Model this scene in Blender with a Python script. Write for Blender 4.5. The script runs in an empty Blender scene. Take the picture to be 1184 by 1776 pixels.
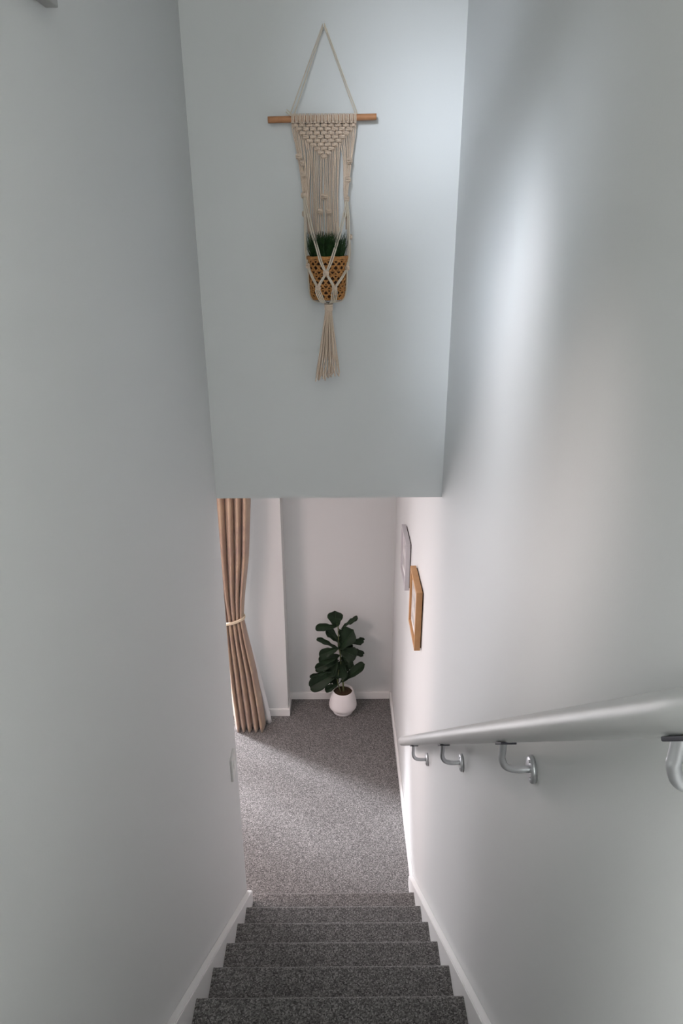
import bpy, bmesh, math, random
from mathutils import Vector, Matrix
random.seed(7)
PI = math.pi
sc = bpy.context.scene
COL = sc.collection
# ------------------------------------------------------------------ camera
F_PX, TH, YA, RO = 1193.06, .3867, .0049, -.0043      # fitted on a 1184x1776 frame
CAM = Vector((0, 0, 3.3926))
_x = Vector((math.cos(YA), -math.sin(YA), 0))
_y = Vector((math.sin(YA), math.cos(YA), 0))
_f = _y*math.cos(TH) - Vector((0, 0, 1))*math.sin(TH)
_u = _y*math.sin(TH) + Vector((0, 0, 1))*math.cos(TH)
_r = _x*math.cos(RO) + _u*math.sin(RO)
_up = -_x*math.sin(RO) + _u*math.cos(RO)
cd = bpy.data.cameras.new('camera'); co = bpy.data.objects.new('camera', cd); COL.objects.link(co)
M = Matrix((_r, _up, -_f)).transposed().to_4x4(); M.translation = CAM
co.matrix_world = M
cd.sensor_fit = 'VERTICAL'; cd.sensor_height = 36; cd.sensor_width = 24; cd.lens = F_PX/1776*36
cd.clip_start = .02
sc.camera = co

def at(px, py, axis, val):
    """point of the place on the plane axis=val along a sight line (survey of the photograph)"""
    d = _r*((px-592)/F_PX) + _up*(-(py-888)/F_PX) + _f
    i = 'xyz'.index(axis)
    return CAM + d*((val-CAM[i])/d[i])

# ------------------------------------------------------------------ world, light, exposure
w = bpy.data.worlds.new('world'); sc.world = w; w.use_nodes = True
bg = w.node_tree.nodes['Background']; bg.inputs[0].default_value = (.98, .95, 1, 1); bg.inputs[1].default_value = 6.5
sc.view_settings.view_transform = 'Standard'; sc.view_settings.look = 'None'
sc.view_settings.gamma = 1; sc.view_settings.use_curve_mapping = False
sc.view_settings.exposure = 0.0

def area(name, loc, target, sx, sy, power, col):
    l = bpy.data.lights.new(name, 'AREA'); l.shape = 'RECTANGLE'; l.size = sx; l.size_y = sy
    l.energy = power; l.color = col
    o = bpy.data.objects.new(name, l); COL.objects.link(o); o.location = loc
    o.rotation_euler = (Vector(target)-Vector(loc)).to_track_quat('-Z', 'Z').to_euler()
    return o
sl = bpy.data.lights.new('sun', 'SUN'); sl.energy = 6.3; sl.angle = math.radians(9); sl.color = (.92, .925, 1)
so = bpy.data.objects.new('sun', sl); COL.objects.link(so)
so.rotation_euler = Vector((1.165, -.71, -1.0)).to_track_quat('-Z', 'Z').to_euler()
# daylight through the downstairs door
area('door_daylight', (-1.75, 4.42, 1.0), (-.2, 2.2, 1.4), 1.7, 1.9, 34, (1, .90, .905))
area('lower_room_fill', (-1.5, 2.6, 2.41), (-1.2, 2.8, 0), .5, .5, 31, (1, .73, .70))  # added pink fill for the far wall, no fitting there
def beam(name, loc, target, s, power, deg, col=(.82, .89, 1)):
    area(name, loc, target, s, s, power, col).data.spread = math.radians(deg)
# added unseen narrow beams shaping the bright patches on bulkhead and right wall
beam('stair_fill_beam_a', (-.46, .2, 4.5), (.3, 2.5, 3.75), .3, 1.35, 26)
beam('stair_fill_beam_b', (-.46, .2, 4.3), (.27, 2.5, 3.6), .2, .30, 18)
beam('stair_fill_beam_c', (-.46, .3, 4.3), (.404, 1.9, 3.1), .3, 1.0, 26)
beam('stair_fill_beam_d', (-.46, .4, 4.0), (.404, 2.08, 3.2), .2, .95, 22)
beam('stair_fill_beam_e', (-.46, 1.2, 4.3), (.404, 1.68, 2.88), .2, 1.12, 28, (.97, .95, 1))
beam('stair_fill_beam_f', (-.46, .6, 4.2), (.404, 1.25, 2.65), .2, .72, 26, (1, .86, .83))  # pink tint stands in for light rising from the lower room
area('landing_rear_fill', (-.2, -3.2, 4.0), (0, 2.5, 3), 1.2, 1.4, 18.5, (.96, 1, 1))  # added soft fill from behind, the rear wall has no opening
area('landing_side_fill', (-2.6, -1.8, 3.9), (0, 0, 3.4), 1.2, 1.4, 288, (.985, .995, .965))  # added fill that lifts the stairwell walls, mostly by bounce

# ------------------------------------------------------------------ materials
def mat(name, col, rough=.6, metal=0, noise=None, bump=None, spec=.3, sheen=0):
    """noise=(scale, amount, colour2); bump=(scale, strength, distance)"""
    m = bpy.data.materials.new(name); m.use_nodes = True; nt = m.node_tree; n = nt.nodes; L = nt.links
    b = n['Principled BSDF']; b.inputs['Base Color'].default_value = (*col, 1)
    b.inputs['Roughness'].default_value = rough; b.inputs['Metallic'].default_value = metal
    b.inputs['Specular IOR Level'].default_value = spec
    if sheen: b.inputs['Sheen Weight'].default_value = sheen
    tc = n.new('ShaderNodeTexCoord')
    if noise:
        t = n.new('ShaderNodeTexNoise'); t.inputs['Scale'].default_value = noise[0]; t.inputs['Detail'].default_value = 3
        L.new(tc.outputs['Object'], t.inputs['Vector'])
        r = n.new('ShaderNodeValToRGB'); r.color_ramp.elements[0].position = .5-noise[1]; r.color_ramp.elements[1].position = .5+noise[1]
        r.color_ramp.elements[0].color = (*col, 1); r.color_ramp.elements[1].color = (*noise[2], 1)
        L.new(t.outputs['Fac'], r.inputs[0]); L.new(r.outputs[0], b.inputs['Base Color'])
    if bump:
        t = n.new('ShaderNodeTexNoise'); t.inputs['Scale'].default_value = bump[0]; t.inputs['Detail'].default_value = 2
        L.new(tc.outputs['Object'], t.inputs['Vector'])
        bp = n.new('ShaderNodeBump'); bp.inputs['Strength'].default_value = bump[1]; bp.inputs['Distance'].default_value = bump[2]
        L.new(t.outputs['Fac'], bp.inputs['Height']); L.new(bp.outputs[0], b.inputs['Normal'])
    return m

M_WALL = mat('wall_paint', (.66, .67, .665), .55, bump=(160, .12, .001), spec=.25)
M_CEIL = mat('ceiling_paint', (.75, .75, .74), .7)
M_TRIM = mat('trim_paint', (.80, .80, .79), .35, spec=.4)
M_METAL = mat('satin_aluminium', (.62, .63, .65), .34, .75, bump=(300, .05, .0005))
M_RAIL = mat('satin_rail', (.56, .57, .56), .38, .35)
M_RUBBER = mat('dark_saddle', (.035, .035, .045), .5)
M_OAK = mat('oak', (.50, .27, .12), .45, noise=(22, .25, (.58, .33, .16)))
M_DOWEL = mat('dowel_wood', (.42, .19, .085), .5, noise=(60, .25, (.52, .25, .12)))
M_SILVER = mat('pale_frame', (.58, .56, .58), .4, .1)
M_CORD = mat('cotton_cord', (.62, .475, .365), .9, noise=(300, .2, (.72, .58, .46)), bump=(900, .5, .001), sheen=.3)
M_CORDHANG = mat('pale_cord', (.66, .58, .48), .9, bump=(900, .5, .001))
M_BASKET = mat('woven_straw', (.34, .145, .042), .7, noise=(140, .2, (.56, .27, .09)), bump=(500, .5, .001))
M_DARK = mat('basket_inside', (.045, .02, .01), .9)
M_GRASS = mat('grass_blade', (.006, .018, .005), .6, noise=(60, .25, (.022, .07, .013)))
M_LEAF = mat('fig_leaf', (.007, .015, .007), .5, noise=(14, .3, (.015, .033, .014)), spec=.22)
M_VEIN = mat('fig_vein', (.035, .07, .03), .5)
M_STEM = mat('fig_stem', (.12, .13, .06), .7)
M_POT = mat('pot_ceramic', (.82, .78, .78), .5, spec=.3)
M_SOIL = mat('soil', (.035, .022, .012), .95, noise=(80, .2, (.07, .045, .02)), bump=(120, 1, .01))
M_CURT = mat('curtain_fabric', (.385, .265, .205), .75, noise=(9, .16, (.48, .35, .24)), bump=(500, .25, .001), sheen=.25)
M_LINING = mat('curtain_lining', (.72, .72, .72), .85)
M_TIE = mat('tieback_satin', (.70, .60, .44), .35)
M_PAPER = mat('print_paper', (.62, .60, .60), .8, noise=(9, .12, (.30, .29, .30)))
M_PAPER2 = mat('print_paper_warm', (.58, .54, .50), .8, noise=(11, .12, (.34, .32, .31)))
M_SWITCH = mat('switch_plastic', (.72, .72, .70), .35)
M_SWSIDE = mat('switch_side', (.38, .38, .37), .5)
M_FRAME = mat('door_aluminium', (.6, .6, .6), .4, .4)

def carpet():
    m = bpy.data.materials.new('fleck_carpet'); m.use_nodes = True; nt = m.node_tree; n = nt.nodes; L = nt.links
    b = n['Principled BSDF']; b.inputs['Roughness'].default_value = .95; b.inputs['Specular IOR Level'].default_value = .1
    b.inputs['Sheen Weight'].default_value = .25
    tc = n.new('ShaderNodeTexCoord')
    v = n.new('ShaderNodeTexVoronoi'); v.inputs['Scale'].default_value = 270; L.new(tc.outputs['Object'], v.inputs['Vector'])
    sp = n.new('ShaderNodeSeparateColor'); L.new(v.outputs['Color'], sp.inputs[0])
    r = n.new('ShaderNodeValToRGB'); e = r.color_ramp.elements
    e[0].position = 0; e[0].color = (.05, .048, .046, 1); e[1].position = 1; e[1].color = (.34, .325, .315, 1)
    for p, c in ((.35, .115), (.7, .185)):
        q = e.new(p); q.color = (c, c*.96, c*.93, 1)
    L.new(sp.outputs[0], r.inputs[0])
    big = n.new('ShaderNodeTexNoise'); big.inputs['Scale'].default_value = 6; L.new(tc.outputs['Object'], big.inputs['Vector'])
    mr = n.new('ShaderNodeMapRange'); mr.inputs[3].default_value = .86; mr.inputs[4].default_value = 1.14; L.new(big.outputs['Fac'], mr.inputs[0])
    mx = n.new('ShaderNodeMix'); mx.data_type = 'RGBA'; mx.blend_type = 'MULTIPLY'; mx.inputs[0].default_value = 1
    L.new(r.outputs[0], mx.inputs[6]); L.new(mr.outputs[0], mx.inputs[7]); L.new(mx.outputs[2], b.inputs['Base Color'])
    bp = n.new('ShaderNodeBump'); bp.inputs['Strength'].default_value = .8; bp.inputs['Distance'].default_value = .004
    L.new(sp.outputs[1], bp.inputs['Height']); L.new(bp.outputs[0], b.inputs['Normal'])
    return m
M_CARPET = carpet()

# ------------------------------------------------------------------ helpers
def obj(name, bm, m, parent=None, smooth=False, kind=None):
    me = bpy.data.meshes.new(name)
    bmesh.ops.recalc_face_normals(bm, faces=bm.faces)
    bm.to_mesh(me); bm.free(); me.materials.append(m)
    if smooth:
        for p in me.polygons: p.use_smooth = True
    o = bpy.data.objects.new(name, me); COL.objects.link(o)
    if parent: o.parent = parent
    if kind: o['kind'] = kind
    return o
def empty(name, loc=(0, 0, 0)):
    o = bpy.data.objects.new(name, None); COL.objects.link(o); o.location = loc; return o
def tag(o, label, cat, group=None):
    o['label'] = label; o['category'] = cat
    if group: o['group'] = group
    return o
def box(bm, a, b, bevel=0):
    x0, y0, z0 = a; x1, y1, z1 = b
    v = [bm.verts.new(p) for p in ((x0,y0,z0),(x1,y0,z0),(x1,y1,z0),(x0,y1,z0),(x0,y0,z1),(x1,y0,z1),(x1,y1,z1),(x0,y1,z1))]
    fs = [bm.faces.new([v[i] for i in q]) for q in ((0,3,2,1),(4,5,6,7),(0,1,5,4),(1,2,6,5),(2,3,7,6),(3,0,4,7))]
    if bevel:
        es = {e for f in fs for e in f.edges}
        bmesh.ops.bevel(bm, geom=list(es), offset=bevel, segments=2, affect='EDGES', profile=.5)
def tube(bm, pts, r, n=8, cap=True):
    pts = [Vector(p) for p in pts]; rings = []
    N = len(pts); prev = None
    for i, p in enumerate(pts):
        t = (pts[min(i+1, N-1)]-pts[max(i-1, 0)]).normalized()
        if prev is None:
            a = Vector((0, 0, 1)) if abs(t.z) < .9 else Vector((0, 1, 0))
            prev = (a - t*a.dot(t)).normalized()
        else:
            prev = prev - t*prev.dot(t)
            if prev.length < 1e-6: prev = t.orthogonal()
            prev.normalize()
        bi = t.cross(prev); rr = r(i/(N-1)) if callable(r) else r
        rings.append([bm.verts.new(p + (prev*math.cos(2*PI*k/n)+bi*math.sin(2*PI*k/n))*rr) for k in range(n)])
    for a, b in zip(rings, rings[1:]):
        for k in range(n): bm.faces.new((a[k], a[(k+1) % n], b[(k+1) % n], b[k]))
    if cap: bm.faces.new(rings[0][::-1]); bm.faces.new(rings[-1])
def lathe(bm, prof, n=48, c=(0, 0, 0)):
    rings = []
    for r, z in prof:
        if r < 1e-6: rings.append([bm.verts.new((c[0], c[1], c[2]+z))])
        else: rings.append([bm.verts.new((c[0]+r*math.cos(2*PI*k/n), c[1]+r*math.sin(2*PI*k/n), c[2]+z)) for k in range(n)])
    for a, b in zip(rings, rings[1:]):
        for k in range(n):
            k2 = (k+1) % n
            if len(a) == 1 and len(b) == 1: continue
            if len(a) == 1: bm.faces.new((a[0], b[k2], b[k]))
            elif len(b) == 1: bm.faces.new((a[k], a[k2], b[0]))
            else: bm.faces.new((a[k], a[k2], b[k2], b[k]))
def prism(bm, poly, x0, x1):
    """poly of (y, z) swept from x0 to x1"""
    A = [bm.verts.new((x0, y, z)) for y, z in poly]; B = [bm.verts.new((x1, y, z)) for y, z in poly]
    bm.faces.new(A[::-1]); bm.faces.new(B)
    for i in range(len(poly)):
        j = (i+1) % len(poly); bm.faces.new((A[i], A[j], B[j], B[i]))
def crom(pts, n=6):
    """smooth path through points"""
    P = [Vector(p) for p in pts]
    P = [P[0]*2-P[1]] + P + [P[-1]*2-P[-2]]; out = []
    for i in range(1, len(P)-2):
        for k in range(n):
            t = k/n; a, b, c, d = P[i-1], P[i], P[i+1], P[i+2]
            out.append(.5*((2*b)+(c-a)*t+(2*a-5*b+4*c-d)*t*t+(3*b-a-3*c+d)*t**3))
    out.append(P[-2]); return out
def struct(name, boxes, m, bevel=0):
    bm = bmesh.new()
    for a, b in boxes: box(bm, a, b, bevel)
    return obj(name, bm, m, kind='structure')

# ------------------------------------------------------------------ the setting
XL, XR, D, YF, YC, XC = -.476, .404, 2.5136, 4.455, 4.255, -.388
ZB, ZT, ZLAND = 2.4293, 5.15, 2.7566
G, R, Y1, Z1 = .2300, .1953, 2.565, .2213
YE = -.30                                               # where the stair's left wall ends upstairs
struct('floor', [((-2.7, .3, -.1), (XR, YF, 0))], M_CARPET)
struct('wall_left', [((XL-.11, YE, 0), (XL, D, ZT))], M_WALL)
struct('wall_right', [((XR, -3.6, -.1), (XR+.12, YF+.1, ZT))], M_WALL)
struct('wall_upper', [((-2.7, D, ZB), (XR, D+.11, ZT))], M_WALL)
struct('wall_far', [((XC-.1, YF, 0), (XR, YF+.1, ZB))], M_WALL)
struct('wall_return', [((-.86, YC, 0), (XC, YF, ZB)), ((-2.5, YC, 2.15), (-.86, YC+.12, ZB)), ((-2.7, YC, 0), (-2.5, YC+.12, ZB))], M_WALL)
struct('ceiling_lower', [((-2.7, D+.11, ZB), (XR, YF+.1, ZB+.12)), ((-2.7, .3, ZB), (XL-.11, D, ZB+.12))], M_CEIL)
struct('wall_room_left', [((-2.8, .2, -.1), (-2.7, YF, ZB+.12))], M_WALL)
struct('wall_room_rear', [((-2.7, .2, 0), (XL-.11, .3, ZB))], M_WALL)
struct('ceiling', [((-2.9, -3.6, ZT), (XR+.12, D+.11, ZT+.1))], M_CEIL)
struct('floor_landing', [((-2.9, -3.6, ZB+.15), (XR, Y1-13*G-.02, ZLAND))], M_CARPET)
struct('wall_rear', [((-2.9, -3.7, ZB+.15), (XR+.12, -3.6, ZT))], M_WALL)
struct('wall_landing_left', [((-3.0, -3.6, ZB+.15), (-2.9, YE+.1, ZT))], M_WALL)
struct('wall_landing_front', [((-2.9, YE, ZB+.15), (XL-.11, YE+.1, ZT))], M_WALL)
# sliding door of the lower room (behind the stair wall, lets the daylight in)
dr = empty('door_1', (-1.68, YC+.06, 0)); dr['kind'] = 'structure'
bm = bmesh.new()
for a, b in (((-.82, -.03, 0), (-.77, .03, 2.15)), ((.77, -.03, 0), (.82, .03, 2.15)), ((-.02, -.03, .04), (.02, .03, 2.1)),
             ((-.77, -.03, 0), (.77, .03, .04)), ((-.77, -.03, 2.10), (.77, .03, 2.15))): box(bm, a, b)
obj('door_frame', bm, M_FRAME, dr)

# skirtings
SH, ST = .064, .014
def skirt(name, boxes):
    return struct(name, boxes, M_TRIM, .003)
YS = D + (.298-SH)/(R/G)                                # where the stair string runs into the skirting
skirt('baseboard_far', [((XC+ST, YF-ST, 0), (XR-ST, YF, SH))])
skirt('baseboard_return', [((-.80, YC-ST, 0), (XC+ST, YC, SH)), ((XC, YC, 0), (XC+ST, YF, SH))])
skirt('baseboard_right', [((XR-ST, YS, 0), (XR, YF-ST, SH))])

# staircase: strings and carpeted steps, each step a part
st = empty('staircase', (0, Y1, 0)); st['kind'] = 'structure'
def step_bm():
    """one carpeted step: tread with rolled nosing and the riser below, local origin at the nosing's front top"""
    bm = bmesh.new(); r = .017; poly = []
    poly.append((-G-.03, 0.0)); poly.append((-r, 0))
    for k in range(1, 9):
        a = PI/2 - k*PI/8
        poly.append((-r + r*math.cos(a), -r + r*math.sin(a)))
    poly += [(-r-.006, -2*r-.001), (-.032, -2*r-.008), (-.032, -R+.001), (-.06, -R+.001), (-.06, -.06), (-G-.03, -.06)]
    prism(bm, poly, XL+.0275, XR-.0255)
    return bm
s0 = obj('step', step_bm(), M_CARPET, st, smooth=False)
for k in range(13):
    o = s0 if k == 0 else s0.copy()
    if k:
        COL.objects.link(o); o.parent = st
    o.location = (0, -k*G, Z1+k*R)
s_ = R/G
def string(name, x0, x1, yend, drop):
    bm = bmesh.new(); ytop = -.9
    zt = lambda y: .298 + (D-y)*s_
    poly = [(ytop, zt(ytop)), (yend, zt(yend))]
    if drop: poly += [(yend, 0), (D-.2, 0)]
    else: poly += [(yend, 0), (D-.2, 0)]
    poly += [(ytop, zt(ytop)-.45)]
    prism(bm, poly, x0, x1)
    for v in bm.verts: v.co.y -= Y1
    bmesh.ops.bevel(bm, geom=[e for e in bm.edges if abs((e.verts[0].co-e.verts[1].co).y) > 1], offset=.003, segments=2, affect='EDGES')
    obj(name, bm, M_TRIM, st)
string('string_board', XL, XL+.027, D, False)
string('string_board', XR-.025, XR, YS, True)

# ------------------------------------------------------------------ handrail
hr = empty('handrail', (.335, 2.95, .86)); tag(hr, 'round satin grey metal handrail sloping down the right stair wall', 'handrail')
RX = .335; RP = lambda y: Vector((RX, y, .862 + (2.95-y)*.8715))
bm = bmesh.new(); rr = .0235
dv = (RP(0)-RP(1)).normalized()
pts = [RP(2.95)+dv*(.003-0.0) , RP(2.95)+dv*.006, RP(2.95)+dv*.012, RP(2.95)+dv*.02] + [RP(2.95)+dv*(.02+i*.45) for i in range(1, 9)]
rad = [.55, .80, .93, 1.0] + [1]*8
tube(bm, pts, lambda t: rr*rad[min(int(round(t*(len(pts)-1))), len(pts)-1)], 40)
for v in bm.verts: v.co -= hr.location
obj('rail', bm, M_RAIL, hr, True)
for yb in (2.493, 1.786, 1.125, .542):
    zr = 1.149 + (2.493-yb)*.8795
    top = RP(yb)+Vector((0, 0, -.024))
    br = bpy.data.objects.new('bracket', None)
    bm = bmesh.new()
    path = crom([top+Vector((0, 0, .004)), (RX, yb, top.z-.03), (RX, yb, zr+.030), (RX+.009, yb, zr+.009), (RX+.030, yb, zr), (XR-.008, yb, zr)], 8)
    tube(bm, path, .0075, 20)
    for v in bm.verts: v.co -= hr.location
    b = obj('bracket', bm, M_METAL, hr, True)
    bm = bmesh.new()                                    # round wall rose
    prof = [(0, .010), (.024, .010), (.0275, .0085), (.0285, .006), (.0285, 0), (0, 0)]
    lathe(bm, prof, 40)
    bmesh.ops.transform(bm, matrix=Matrix.Rotation(-PI/2, 4, 'Y'), verts=bm.verts)
    for v in bm.verts: v.co += Vector((XR, yb, zr)) - hr.location
    obj('wall_rose', bm, M_METAL, b, True)
    bm = bmesh.new()                                    # saddle under the rail
    box(bm, (-.016, -.028, -.0035), (.016, .028, .0015), .0015)
    bmesh.ops.transform(bm, matrix=Matrix.Rotation(-math.atan(.8715), 4, 'X'), verts=bm.verts)
    nrm = Vector((0, -dv.z, dv.y)).normalized()
    if nrm.z > 0: nrm = -nrm
    for v in bm.verts: v.co += RP(yb) + nrm*.0235 - hr.location
    obj('saddle', bm, M_RUBBER, b)
    bm = bmesh.new()                                    # screws of the rose
    for a in (PI/2, PI/2+2*PI/3, PI/2+4*PI/3):
        c = Vector((XR-.0105, yb+.020*math.cos(a), zr+.020*math.sin(a))) - hr.location
        tube(bm, [c, c-Vector((.002, 0, 0))], .0032, 10)
    obj('screw', bm, M_METAL, b, kind='stuff')

# ------------------------------------------------------------------ framed pictures
def picture(name, label, y0, y1, z0, z1, dep, mf, mp, fw=.018):
    t = empty(name, (XR-.005, (y0+y1)/2, z0)); tag(t, label, 'picture', None)
    hy = (y1-y0)/2; h = z1-z0
    for nm, a, b in (('frame_rail', (-dep, -hy, 0), (0, hy, fw)), ('frame_rail', (-dep, -hy, h-fw), (0, hy, h)),
                 ('frame_stile', (-dep, -hy, fw), (0, -hy+fw, h-fw)), ('frame_stile', (-dep, hy-fw, fw), (0, hy, h-fw))):
        bm = bmesh.new(); box(bm, a, b, .0015); obj(nm, bm, mf, t)
    bm = bmesh.new(); box(bm, (-dep+.012, -hy+fw, fw), (-dep+.014, hy-fw, h-fw)); obj('mat_board', bm, M_TRIM, t)
    bm = bmesh.new(); box(bm, (-dep+.009, -hy+.06, .06), (-dep+.0115, hy-.06, h-.06)); obj('print', bm, mp, t)
    bm = bmesh.new(); box(bm, (-.004, -hy+.01, .01), (.005, hy-.01, h-.01)); obj('backing', bm, M_DARK, t)
picture('picture_frame', 'light oak box frame nearer the camera on the right wall', 2.885, 3.175, 1.475, 1.80, .030, M_OAK, M_PAPER2)
picture('picture_frame', 'pale silver white box frame behind the oak one on the right wall', 3.455, 3.74, 1.50, 1.79, .026, M_SILVER, M_PAPER)

# ------------------------------------------------------------------ light switch and ledge on the left wall
sw = empty('light_switch', (XL, 2.39, 1.16)); tag(sw, 'small white light switch plate on left wall above the bottom stairs', 'light switch')
bm = bmesh.new(); box(bm, (0, -.04, 0), (.010, .04, .118), .002); obj('plate', bm, M_SWITCH, sw)
bm = bmesh.new(); box(bm, (.010, -.012, .045), (.013, .012, .073), .001); obj('rocker', bm, M_SWITCH, sw)
# high window of the left wall: only the end of its sill is in the picture
wn = empty('window_1', (XL, .72, 3.735)); wn['kind'] = 'structure'
bm = bmesh.new(); box(bm, (0, -.66, 0), (.022, .642, .018), .002); obj('window_sill', bm, M_SWSIDE, wn)
bm = bmesh.new()
for a, b in (((.0, -.62, .018), (.014, -.57, 1.2)), ((.0, .57, .09), (.014, .61, 1.2)), ((0, -.57, 1.14), (.014, .57, 1.2)), ((0, -.57, .018), (.014, .57, .07)), ((0, -.02, .07), (.014, .02, 1.14))): box(bm, a, b)
obj('window_frame', bm, M_TRIM, wn)
bm = bmesh.new(); box(bm, (0, -.57, .07), (.004, .57, 1.14)); obj('window_pane', bm, M_SWITCH, wn)

# ------------------------------------------------------------------ curtain
ct = empty('curtain', (-.68, 4.11, 0)); tag(ct, 'beige floor length curtain tied back beside the far left wall', 'curtain')
CY = 4.125
def edges_at(z):
    """left and right x of the gathered curtain at height z"""
    kl = [(0, -.775), (.35, -.79), (.80, -.795), (.93, -.795), (1.1, -.815), (1.4, -.845), (2.41, -.875)]
    kr = [(0, -.555), (.2, -.57), (.50, -.60), (.80, -.645), (.93, -.662), (1.1, -.645), (1.4, -.60), (1.8, -.565), (2.41, -.545)]
    def f(k):
        for (a, u), (b, v) in zip(k, k[1:]):
            if z <= b: t = (z-a)/(b-a); return u+(v-u)*t
        return k[-1][1]
    return f(kl), f(kr)
def curtain_mesh(nf, amp, yoff, squeeze, lo, hi, widen=0, ph=0, zb=.008):
    bm = bmesh.new(); NS, NZ = 220, 60; grid = []
    for j in range(NZ+1):
        z = zb + (2.405-zb)*j/NZ; a, b = edges_at(z)
        b += widen*max(0, 1-z/.75)
        tie = math.exp(-((z-.93)/.16)**2)
        A = amp*(1-.45*tie); row = []
        for i in range(NS+1):
            s = lo+(hi-lo)*i/NS
            # folds: rounded pleats with tight valleys
            q = s*nf*2*PI + ph + .9*math.sin(z*.9+s*5)
            y = A*(math.sin(q)+.28*math.sin(2*q+.6)+.12*math.sin(3.1*q))
            x = a+(b-a)*(s+.018*math.cos(q)*squeeze)
            row.append(bm.verts.new((x+.68, CY+yoff+y-4.11, z+.006*math.sin(q*1)*(1 if z < .02 else 0))))
        grid.append(row)
    for r0, r1 in zip(grid, grid[1:]):
        for i in range(NS): bm.faces.new((r0[i], r0[i+1], r1[i+1], r1[i]))
    return bm
o = obj('drape', curtain_mesh(5.3, .040, -.014, 2.2, 0, 1), M_CURT, ct, True)
sm = o.modifiers.new('thick', 'SOLIDIFY'); sm.thickness = .003
bm = curtain_mesh(3.0, .010, .040, 0, .2, 1.0, .050, 1.0)
o = obj('lining', bm, M_LINING, ct, True); o['label'] = 'white lining showing behind the drape'
sm = o.modifiers.new('thick', 'SOLIDIFY'); sm.thickness = .002
bm = bmesh.new()
pts = []
for k in range(41):
    a = 2*PI*k/40
    pts.append((-.728+.078*math.cos(a)+.68, CY-.01+.052*math.sin(a)-4.11, .918+.022*math.cos(a)))
for off in (0, .010):
    tube(bm, [(p[0], p[1], p[2]+off) for p in pts], .0065, 8)
o = obj('tieback', bm, M_TIE, ct, True); o['label'] = 'cream satin rope tieback'
bm = bmesh.new(); box(bm, (-.75, -.02, 2.405), (.12, .03, ZB-.0)); 
tr = obj('curtain_track', bm, M_TRIM, ct)

# ------------------------------------------------------------------ fiddle leaf fig
pb = at(594.5, 1233, 'z', 0); PY = pb.y
fig = empty('potted_fig', (pb.x, pb.y, 0)); tag(fig, 'dark green fiddle leaf fig in white pot on carpet by far wall', 'potted plant')
bm = bmesh.new()
lathe(bm, [(0, 0), (.066, 0), (.074, .004), (.078, .014), (.079, .026), (.077, .030), (.084, .033), (.095, .042), (.102, .053), (.1048, .066), (.1042, .078), (.1005, .100), (.0940, .128), (.0875, .155), (.0810, .182), (.0765, .194), (.0745, .197), (.0715, .195), (.071, .185), (.074, .16), (0, .158)], 64)
obj('pot', bm, M_POT, fig, True)
bm = bmesh.new()
lathe(bm, [(0, .183), (.03, .181), (.06, .178), (.0725, .174), (.0725, .162), (0, .162)], 40)
obj('soil', bm, M_SOIL, fig, True)
Z6 = 6.578
def zp(zx, zy, y=None): return at(500+zx/Z6, 1040+zy/Z6, 'y', PY if y is None else y)
bm = bmesh.new()
stem = [Vector((pb.x+.006, pb.y, .17))] + [zp(*q) for q in ((618, 900), (600, 760), (590, 620), (575, 520), (572, 420), (565, 300), (556, 268))]
tube(bm, crom([p - fig.location for p in stem], 5), lambda t: .0065-.003*t, 8)
tube(bm, crom([p - fig.location for p in (Vector((pb.x-.012, pb.y-.01, .17)), zp(560, 930, PY-.02), zp(575, 800, PY-.02))], 5), .004, 8)
obj('stem', bm, M_STEM, fig, True)
def leaf(base, tip, width, tilt, curl):
    """violin shaped leaf, base to tip, tilt rolls it about its midrib"""
    ax = tip-base; Ln = ax.length; ax.normalize()
    view = (CAM-base).normalized()
    side = ax.cross(view).normalized(); nrm = side.cross(ax).normalized()
    side2 = side*math.cos(tilt)+nrm*math.sin(tilt); nrm2 = nrm*math.cos(tilt)-side*math.sin(tilt)
    prof = [(0, .02), (.05, .05), (.12, .30), (.22, .50), (.34, .60), (.46, .72), (.58, .90), (.70, 1.0), (.80, .99), (.88, .90), (.94, .74), (.98, .50), (1.0, .24)]
    prof = [(p.x, p.y) for p in crom([(a, b, 0) for a, b in prof], 2)]
    bm = bmesh.new(); rows = []
    W = [-1, -.75, -.5, -.25, -.07, 0, .07, .25, .5, .75, 1]
    for j, (t, wd) in enumerate(prof):
        row = []
        for u in W:
            wv = .016*math.sin(t*17+u*2)*abs(u)**2
            vein = -.0035 if abs(u) < .01 else 0
            h = .16*width*abs(u)**1.5 + vein + .25*wv - curl*Ln*t*t
            row.append(bm.verts.new(base + ax*(Ln*t+wv*.35) + side2*(u*wd*width*.5) + nrm2*h - fig.location))
        rows.append(row)
    for a, b in zip(rows, rows[1:]):
        for i in range(len(W)-1): bm.faces.new((a[i], a[i+1], b[i+1], b[i]))
    o = obj('leaf', bm, M_LEAF, fig, True)
    md = o.modifiers.new('thick', 'SOLIDIFY'); md.thickness = .0012
    bm = bmesh.new()
    tube(bm, [base + ax*(Ln*t) + nrm2*(-curl*Ln*t*t-.0005) - fig.location for t in (-.08, 0, .2, .4, .6, .8, .93)], lambda t: .0022*(1-.8*t), 5)
    obj('midrib', bm, M_VEIN, o, True)
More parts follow.
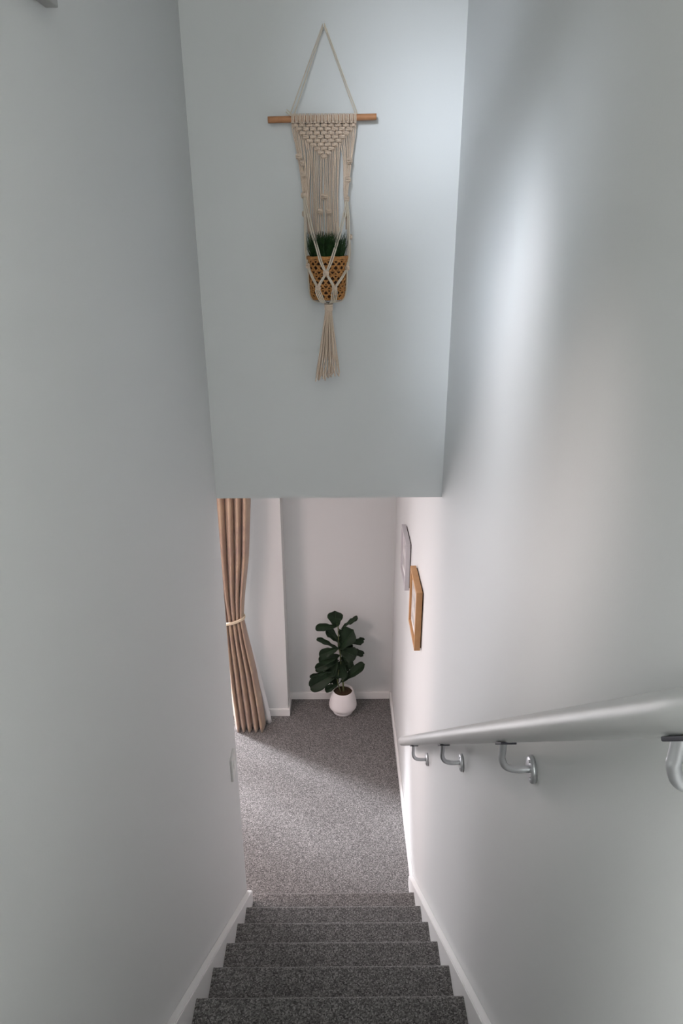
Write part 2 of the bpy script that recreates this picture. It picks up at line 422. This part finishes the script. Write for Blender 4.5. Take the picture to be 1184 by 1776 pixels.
LV = [((548, 300), (528, 132), 178, .10, .05, -.01), ((612, 325), (790, 205), 78, .75, .02, .03), ((560, 300), (312, 318), 96, .35, .05, -.04),
      ((578, 500), (432, 338), 120, -.5, .03, .02), ((585, 560), (735, 345), 215, .25, .04, -.02), ((690, 480), (862, 470), 95, -.4, .08, .03),
      ((560, 545), (330, 436), 74, .6, .02, -.03), ((575, 545), (352, 640), 125, .25, .06, -.05), ((640, 560), (860, 625), 90, .5, .08, .02),
      ((590, 570), (775, 650), 190, -.2, .05, -.04), ((590, 640), (348, 700), 130, -.3, .05, -.05), ((575, 690), (305, 790), 120, .3, .04, -.03),
      ((540, 800), (245, 880), 62, .7, .05, -.06), ((575, 820), (245, 1000), 185, .10, .05, -.06), ((570, 960), (418, 1032), 88, .2, .06, -.05),
      ((590, 950), (860, 735), 118, .35, .05, -.03), ((590, 680), (590, 900), 175, .1, .05, -.03), ((570, 640), (450, 850), 190, -.3, .05, -.01),
      ((600, 620), (700, 800), 150, .3, .06, .0), ((560, 820), (500, 960), 120, .3, .05, .02), ((600, 700), (740, 700), 120, -.4, .05, .02),
      ((570, 430), (700, 560), 130, -.2, .05, .02), ((572, 330), (640, 470), 110, .3, .05, .02)]
for (b, t, wd, tl, cu, dy) in LV:
    bp = zp(b[0], b[1], PY+.004); tp = zp(t[0], t[1], PY+dy)
    leaf(bp, tp, wd/Z6/238, tl, cu)

# ------------------------------------------------------------------ macrame plant hanger
hk = empty('wall_hook', (at(561, 40, 'y', D).x, D, 3.975)); tag(hk, 'tiny clear wall hook holding the macrame cord near the top', 'hook')
HX = hk.location.x; HZ = at(561, 42, 'y', D-.012).z
bm = bmesh.new(); box(bm, (-.007, -.003, -.010), (.007, 0, .016), .001)
o = obj('hook_plate', bm, M_WALL, hk)
bm = bmesh.new(); tube(bm, crom([(0, -.002, .004), (0, -.010, -.004), (0, -.016, 0), (0, -.017, .006)], 4), .0018, 8)
obj('hook', bm, M_TRIM, hk, True)
mc = empty('macrame_hanger', (-.035, D-.02, 2.92)); tag(mc, 'cream knotted macrame plant hanger on a wooden dowel', 'wall hanging')
def mobj(name, bm, m, smooth=True, kind=None):
    for v in bm.verts: v.co -= mc.location
    return obj(name, bm, m, mc, smooth, kind)
YD = D-.024                                             # dowel axis
dl, drr = at(464.5, 208, 'y', YD), at(652.5, 202.5, 'y', YD)
bm = bmesh.new(); tube(bm, [dl, dl.lerp(drr, .01), dl.lerp(drr, .99), drr], .0095, 24); mobj('dowel', bm, M_DOWEL)
def P(px, py, off=.024): return at(px, py, 'y', D-off)
CR = .0023                                              # cord radius
bm = bmesh.new()
hook_pt = Vector((HX, D-.012, HZ))
for xx, dx in ((503, 0), (510, 1)): tube(bm, [P(xx, 202, .026), P(xx+1.5, 194, .022), hook_pt+Vector((-.002+.002*dx, -.001*dx, -.004*dx)), hook_pt+Vector((.001, -.001, .002))], .0018, 7)
for xx, dx in ((619, 0), (615.5, 1)): tube(bm, [P(xx, 202, .026), P(xx-1, 193, .022), hook_pt+Vector((.003-.002*dx, -.001*dx, -.004*dx)), hook_pt+Vector((.001, -.001, .002))], .0018, 7)
tube(bm, crom([P(507, 199, .036), P(501, 194, .034), P(497, 190, .030)], 3), .0018, 7)   # loose ends of the knot
tube(bm, crom([P(506, 201, .036), P(499, 197, .036), P(496, 194, .032)], 3), .0018, 7)
o = mobj('hanging_cord', bm, M_CORDHANG)
# lark's heads over the dowel
xa, xb = P(504.5, 205).x, P(618.5, 205).x; NK = 18; sp = (xb-xa)/NK; zD = (dl.z+drr.z)/2
for k in range(NK):
    xc = xa+(k+.5)*sp
    bm = bmesh.new()
    for dx in (-.0026, .0026):
        pts = [(xc+dx, YD+.0095+CR*.8, zD-.010)]
        for j in range(9):
            a = PI*.05 + j*PI*.95/8
            pts.append((xc+dx, YD+(.0095+CR)*math.cos(a), zD+(.0095+CR)*math.sin(a)))
        pts += [(xc+dx, YD-.0095-CR, zD-.006), (xc+dx*.8, YD-.006, zD-.0145)]
        tube(bm, pts, CR*1.05, 7)
    tube(bm, crom([(xc-.0042, YD-.004, zD-.0115), (xc, YD-.0115, zD-.0125), (xc+.0042, YD-.004, zD-.0115)], 4), CR, 7)
    mobj('dowel_loop', bm, M_CORD)
# alternating square knots in a downward triangle
YK = D-.020
zk0 = P(560, 217).z; dzk = (P(560, 217).z-P(560, 271).z)/8.0
NR = 9; kw = sp*2
def square_knot(bm, x, y, z, wdt, h, r=CR*1.18):
    for s, zo in ((1, h*.24), (-1, -h*.20)):
        tube(bm, crom([(x-s*wdt*.50, y+.002, z+zo+h*.24), (x-s*wdt*.40, y-.004, z+zo+h*.10), (x, y-.0085, z+zo), (x+s*wdt*.40, y-.005, z+zo-h*.02), (x+s*wdt*.5, y+.002, z+zo+h*.10)], 3), r, 6)
    for s in (-1, 1):
        tube(bm, crom([(x+s*wdt*.22, y+.001, z+h*.62), (x+s*wdt*.44, y-.003, z+h*.30), (x+s*wdt*.46, y-.003, z-h*.25), (x+s*wdt*.20, y, z-h*.62)], 3), r, 6)
        tube(bm, [(x+s*wdt*.11, y-.001, z+h*.62), (x+s*wdt*.10, y-.003, z), (x+s*wdt*.11, y-.001, z-h*.62)], r, 6)
for j in range(NR):
    for i in range(NR-j):
        bm = bmesh.new()
        square_knot(bm, xa+kw*(i+.5+j*.5)+random.uniform(-.0005, .0005), YK, zk0-dzk*j, kw*.76, dzk*.84)
        mobj('square_knot', bm, M_CORD)
# the strands that leave the triangle
def strand_x(k): return xa+(k+.5)*sp/2                  # 36 strands
def exit_z(k):
    j = min(k//2, (35-k)//2)                            # the row in which this strand was knotted last
    return zk0-dzk*(min(j, NR-1)+.35)
nS = 36
sb = bmesh.new(); lb = bmesh.new(); rb = bmesh.new()
ja = lambda s: random.uniform(-s, s)
for k in range(nS):
    x0, z0 = strand_x(k), exit_z(k)
    if 9 <= k <= 26:       # middle strands hang straight down behind the basket
        t = (k-9)/17; e = P(537+55*t if t < .45 else 545+42*t, 400, .012)
        pts = [(x0, YK, z0+.004), (x0+ja(.0008), YK-.001, z0-.02)]
        m1 = P(537+52*t if t < .45 else 543+43*t, 330, .014); pts += [(m1.x+ja(.0016), m1.y+ja(.007), m1.z), (e.x+ja(.0012), e.y+ja(.003), e.z), (e.x, e.y+.002, e.z-.09)]
        tube(sb, crom(pts, 6), CR*.94, 6)
    elif k < 9:            # left strands swing to the left sinnet
        t = k/8
        kn1 = P(517+20*t**1.6, 275, .028); kn2 = P(525.5+9*t, 340, .045)
        pts = [(x0, YK, z0+.004), (x0+.001, YK-.001, z0-.012), kn1, kn2]
        if k >= 3: pts += [P(529+8*t, 372, .03), P(531+9*t, 405, .02)]
        tube(lb, crom([pts[0], pts[1]]+[Vector(p)+Vector((ja(.0014), ja(.004), 0)) for p in pts[2:]], 6), CR*.94, 6)
    else:
        t = (35-k)/8
        kn1 = P(609-14*t**1.4, 280, .028); kn2 = P(601.5-5*t, 340, .045)
        pts = [(x0, YK, z0+.004), (x0-.001, YK-.001, z0-.012), kn1, kn2]
        if k <= 32: pts += [P(602-2*t, 372, .045), P(602-2*t, 398, .04)]
        tube(rb, crom([pts[0], pts[1]]+[Vector(p)+Vector((ja(.0014), ja(.004), 0)) for p in pts[2:]], 6), CR*.94, 6)
mobj('back_strands', sb, M_CORD, kind='stuff'); mobj('side_strands', lb, M_CORD, kind='stuff'); mobj('side_strands', rb, M_CORD, kind='stuff')
for (px, py, off, w_) in ((563, 341, .020, .019), (555.5, 367, .020, .014), (570.5, 368, .020, .014), (518, 272, .034, .014), (524, 283, .036, .010), (526.5, 303, .040, .012), (526.5, 339, .048, .012), (528, 371, .050, .011),
                          (606, 279, .034, .014), (603.5, 312, .038, .012), (601.5, 345, .048, .010), (600, 374, .05, .010)):
    bm = bmesh.new(); c = P(px, py, off); square_knot(bm, c.x, c.y-.002, c.z, w_*1.15, .013, CR*1.05); mobj('sinnet_knot', bm, M_CORD)

# basket position
BX, BY = -.031, D-.094; RT, RB, BZ0, BZ1 = .0665, .0555, 3.180, 3.318
def brad(z):
    t = (z-BZ0)/(BZ1-BZ0)
    return RB+(RT-RB)*t if t > .15 else RB*(.86+.14*math.sin(max(0, t)/.15*PI/2))+(RT-RB)*t
def bp_(px, py, extra=.004):
    """point on the front of the basket on this sight line, or beside it"""
    z = at(px, py, 'y', BY-.06).z
    r = brad(max(z, BZ0))+extra
    dx = at(px, py, 'y', BY-.04).x-BX
    dx = max(-r, min(r, dx))
    return Vector((BX+dx, BY-math.sqrt(max(0, r*r-dx*dx)), z))
cr = bmesh.new()
def cords(bm, pts, n, gap, r=CR):
    for i in range(n):
        o_ = (i-(n-1)/2)*gap
        tube(bm, crom([Vector(p)+Vector((o_*(1 if 0 < q < len(pts)-1 else .6), 0, 0)) for q, p in enumerate(pts)], 7), r, 7)
LA, RA = P(527, 339, .050), P(601, 345, .050)
KC = bp_(565.5, 474, .006); KL = bp_(551.5, 500, .006); KR = bp_(580, 500, .006)
KOL, KOR = bp_(533.5, 462, .004), bp_(602, 466, .004)
cords(cr, [LA, P(534, 372, .075), P(541, 402, .12), P(549, 428, .150), bp_(557, 455, .007), KC], 2, .0062)
cords(cr, [RA, P(597, 372, .075), P(589.5, 402, .12), P(582, 428, .150), bp_(573.5, 455, .007), KC], 2, .0062)
cords(cr, [LA, P(529, 380, .065), P(529.5, 420, .085), P(531, 443, .092), KOL], 2, .0044)
cords(cr, [RA, P(604, 380, .065), P(604, 420, .085), P(604, 443, .092), KOR], 2, .0050)
tube(cr, crom([P(602, 372, .05), P(606, 406, .055), P(607, 440, .06), bp_(606, 466, .004)], 6), CR, 7)
cords(cr, [KOL, bp_(540, 478), bp_(546, 490), KL], 2, .0050)
cords(cr, [KC, bp_(560, 483), bp_(555, 492), KL], 2, .0050)
cords(cr, [KC, bp_(571, 483), bp_(576, 492), KR], 2, .0050)
cords(cr, [KOR, bp_(594, 480), bp_(587, 490), KR], 2, .0050)
WR = Vector((BX+.0025, BY-.016, BZ0-.009))                  # the gathering wrap
for K, ss in ((KL, -1), (KR, 1)):
    for q in (-1.6, -.5, .5, 1.6):
        tube(cr, crom([K+Vector((q*.0020, 0, 0)), K+Vector((q*.0050, .002, -.011)), Vector((BX+ss*.019+q*.0048, BY-.050, BZ0+.002)), Vector((BX+ss*.010+q*.0026, BY-.036, BZ0-.006)), WR+Vector((ss*.004+q*.001, -.006, .002))], 6), CR*.85, 7)
for s in (-1, 1):                                            # the rear and outer cords under the basket
    K0 = KOL if s < 0 else KOR
    for q in (0, 1):
        tube(cr, crom([K0, Vector((BX+s*(RB+.006), BY-.010+q*.01, BZ0+.03)), Vector((BX+s*(RB*.84), BY-.008+q*.012, BZ0-.001)), WR+Vector((s*.005, 0, .003))], 6), CR*.95, 7)
    tube(cr, crom([(BX+s*.03, D-.012, 3.42), (BX+s*.035, BY+RT+.006, 3.30), (BX+s*.02, BY+RB+.005, BZ0+.02), (BX+s*.015, BY+.03, BZ0-.004), WR], 6), CR, 7)
mobj('cradle_cord', cr, M_CORDHANG)
for K, w_ in ((KC, .015), (KL, .013), (KR, .013), (KOL, .009), (KOR, .011), (P(607, 411, .062), .010)):
    bm = bmesh.new(); square_knot(bm, K.x, K.y-.002, K.z, w_, .011); mobj('cradle_knot', bm, M_CORD)
bm = bmesh.new()                                             # gathering wrap
for k in range(6):
    z = WR.z-.002-k*.0034
    tube(bm, [(WR.x+.0125*math.cos(a*PI/10), WR.y+.0125*math.sin(a*PI/10), z-.0034*a/20) for a in range(21)], .0021, 7)
mobj('gathering_wrap', bm, M_CORD)
tb = bmesh.new()                                             # tassel
ztop = WR.z-.020
for k in range(34):
    a = k*2.399; rr_ = math.sqrt((k+.5)/34)
    zb = P(565, 652, .09).z + random.uniform(-.010, .012) - (.006 if math.cos(a) < 0 else -.006)
    cx = WR.x - .006 + .042*rr_*math.cos(a)*.95 + .006*math.cos(a)
    cy = WR.y + .026*rr_*math.sin(a)
    x0 = WR.x+0.0115*rr_*math.cos(a); y0 = WR.y+.0115*rr_*math.sin(a)
    pts = [(x0, y0, ztop+.01), (x0*.9+cx*.1, y0*.9+cy*.1, ztop-.03), (x0*.5+cx*.5+ja(.004), y0*.5+cy*.5+ja(.008), (ztop+zb)/2-.02), (x0*.2+cx*.8+ja(.003), cy, zb+.04), (cx+ja(.003), cy, zb+.012), (cx+ja(.006), cy-ja(.006), zb)]
    tube(tb, crom(pts, 6), lambda t: CR*(.82 if t < .9 else .82+2.5*(t-.9)), 6)
mobj('tassel', tb, M_CORD, kind='stuff')

# basket with grass
bk = empty('basket_plant', (BX, BY, BZ0)); tag(bk, 'woven straw basket of dark grass hanging in the macrame cradle', 'potted plant')
def bobj(name, bm, m, smooth=True, kind=None):
    for v in bm.verts: v.co -= bk.location
    return obj(name, bm, m, bk, smooth, kind)
bm = bmesh.new()
lathe(bm, [(0, BZ0)]+[(brad(BZ0+t*(BZ1-BZ0)/14)-.0045, BZ0+.0015+t*(BZ1-BZ0-.004)/14) for t in range(15)]+[(RT-.009, BZ1-.004), (RT-.011, BZ1-.02), (0, BZ1-.02)], 48, (BX, BY, 0))
bobj('liner', bm, M_DARK)
bm = bmesh.new(); H = BZ1-BZ0                                # diagonal straw strips both ways and coil rings
NH = 17
for s in (-1, 1):
    for k in range(NH):
        pts = []
        for q in range(23):
            t = q/22; z = BZ0+.004+t*(H-.012); a = 2*PI*k/NH + s*t*2.1
            r = brad(z)-.0015+.0014*math.sin(q*PI*.9+ (0 if s > 0 else PI)+k*PI)
            pts.append((BX+r*math.cos(a), BY+r*math.sin(a), z))
        tube(bm, pts, .0029, 5)
for k in range(9):
    z = BZ0+.006+k*(H-.018)/8.0
    pts = [(BX+(brad(z)-.0025)*math.cos(a*PI/32), BY+(brad(z)-.0025)*math.sin(a*PI/32), z+.0012*math.sin(a*1.7)) for a in range(65)]
    tube(bm, pts, .0024, 5)
bobj('weave', bm, M_BASKET, kind='stuff')
bm = bmesh.new()
for k in range(2):
    z = BZ1-.001-k*.0045
    tube(bm, [(BX+RT*math.cos(a*PI/32), BY+RT*math.sin(a*PI/32), z+.0008*math.sin(a*.9+k)) for a in range(65)], .0030, 6)
bobj('rim', bm, M_BASKET)
bm = bmesh.new()
for k in range(1000):
    a = random.uniform(0, 2*PI); r = (RT-.012)*math.sqrt(random.random())
    b = Vector((BX+r*math.cos(a), BY+r*math.sin(a), BZ1-.02)); h = random.uniform(.055, .112)
    la = a+random.uniform(-1.2, 1.2); ln = random.uniform(.0, .035)+.30*max(0, r-.02)
    out = Vector((math.cos(la), math.sin(la), 0)); sd = Vector((-math.sin(la+random.uniform(-1, 1)), math.cos(la), 0)).normalized(); wd = random.uniform(.0012, .0026)
    prev = None
    for q in range(5):
        t = q/4; c = b+Vector((0, 0, h*t*(1-.12*t)))+out*ln*t*t
        d_ = Vector((c.x-BX, c.y-BY, 0))
        if d_.length > .068: d_ *= .068/d_.length; c = Vector((BX+d_.x, BY+d_.y, c.z))
        ww = wd*(1-.9*t)
        cur = (bm.verts.new(c-sd*ww), bm.verts.new(c+sd*ww))
        if prev: bm.faces.new((prev[0], prev[1], cur[1], cur[0]))
        prev = cur
bobj('grass', bm, M_GRASS, False, 'stuff')
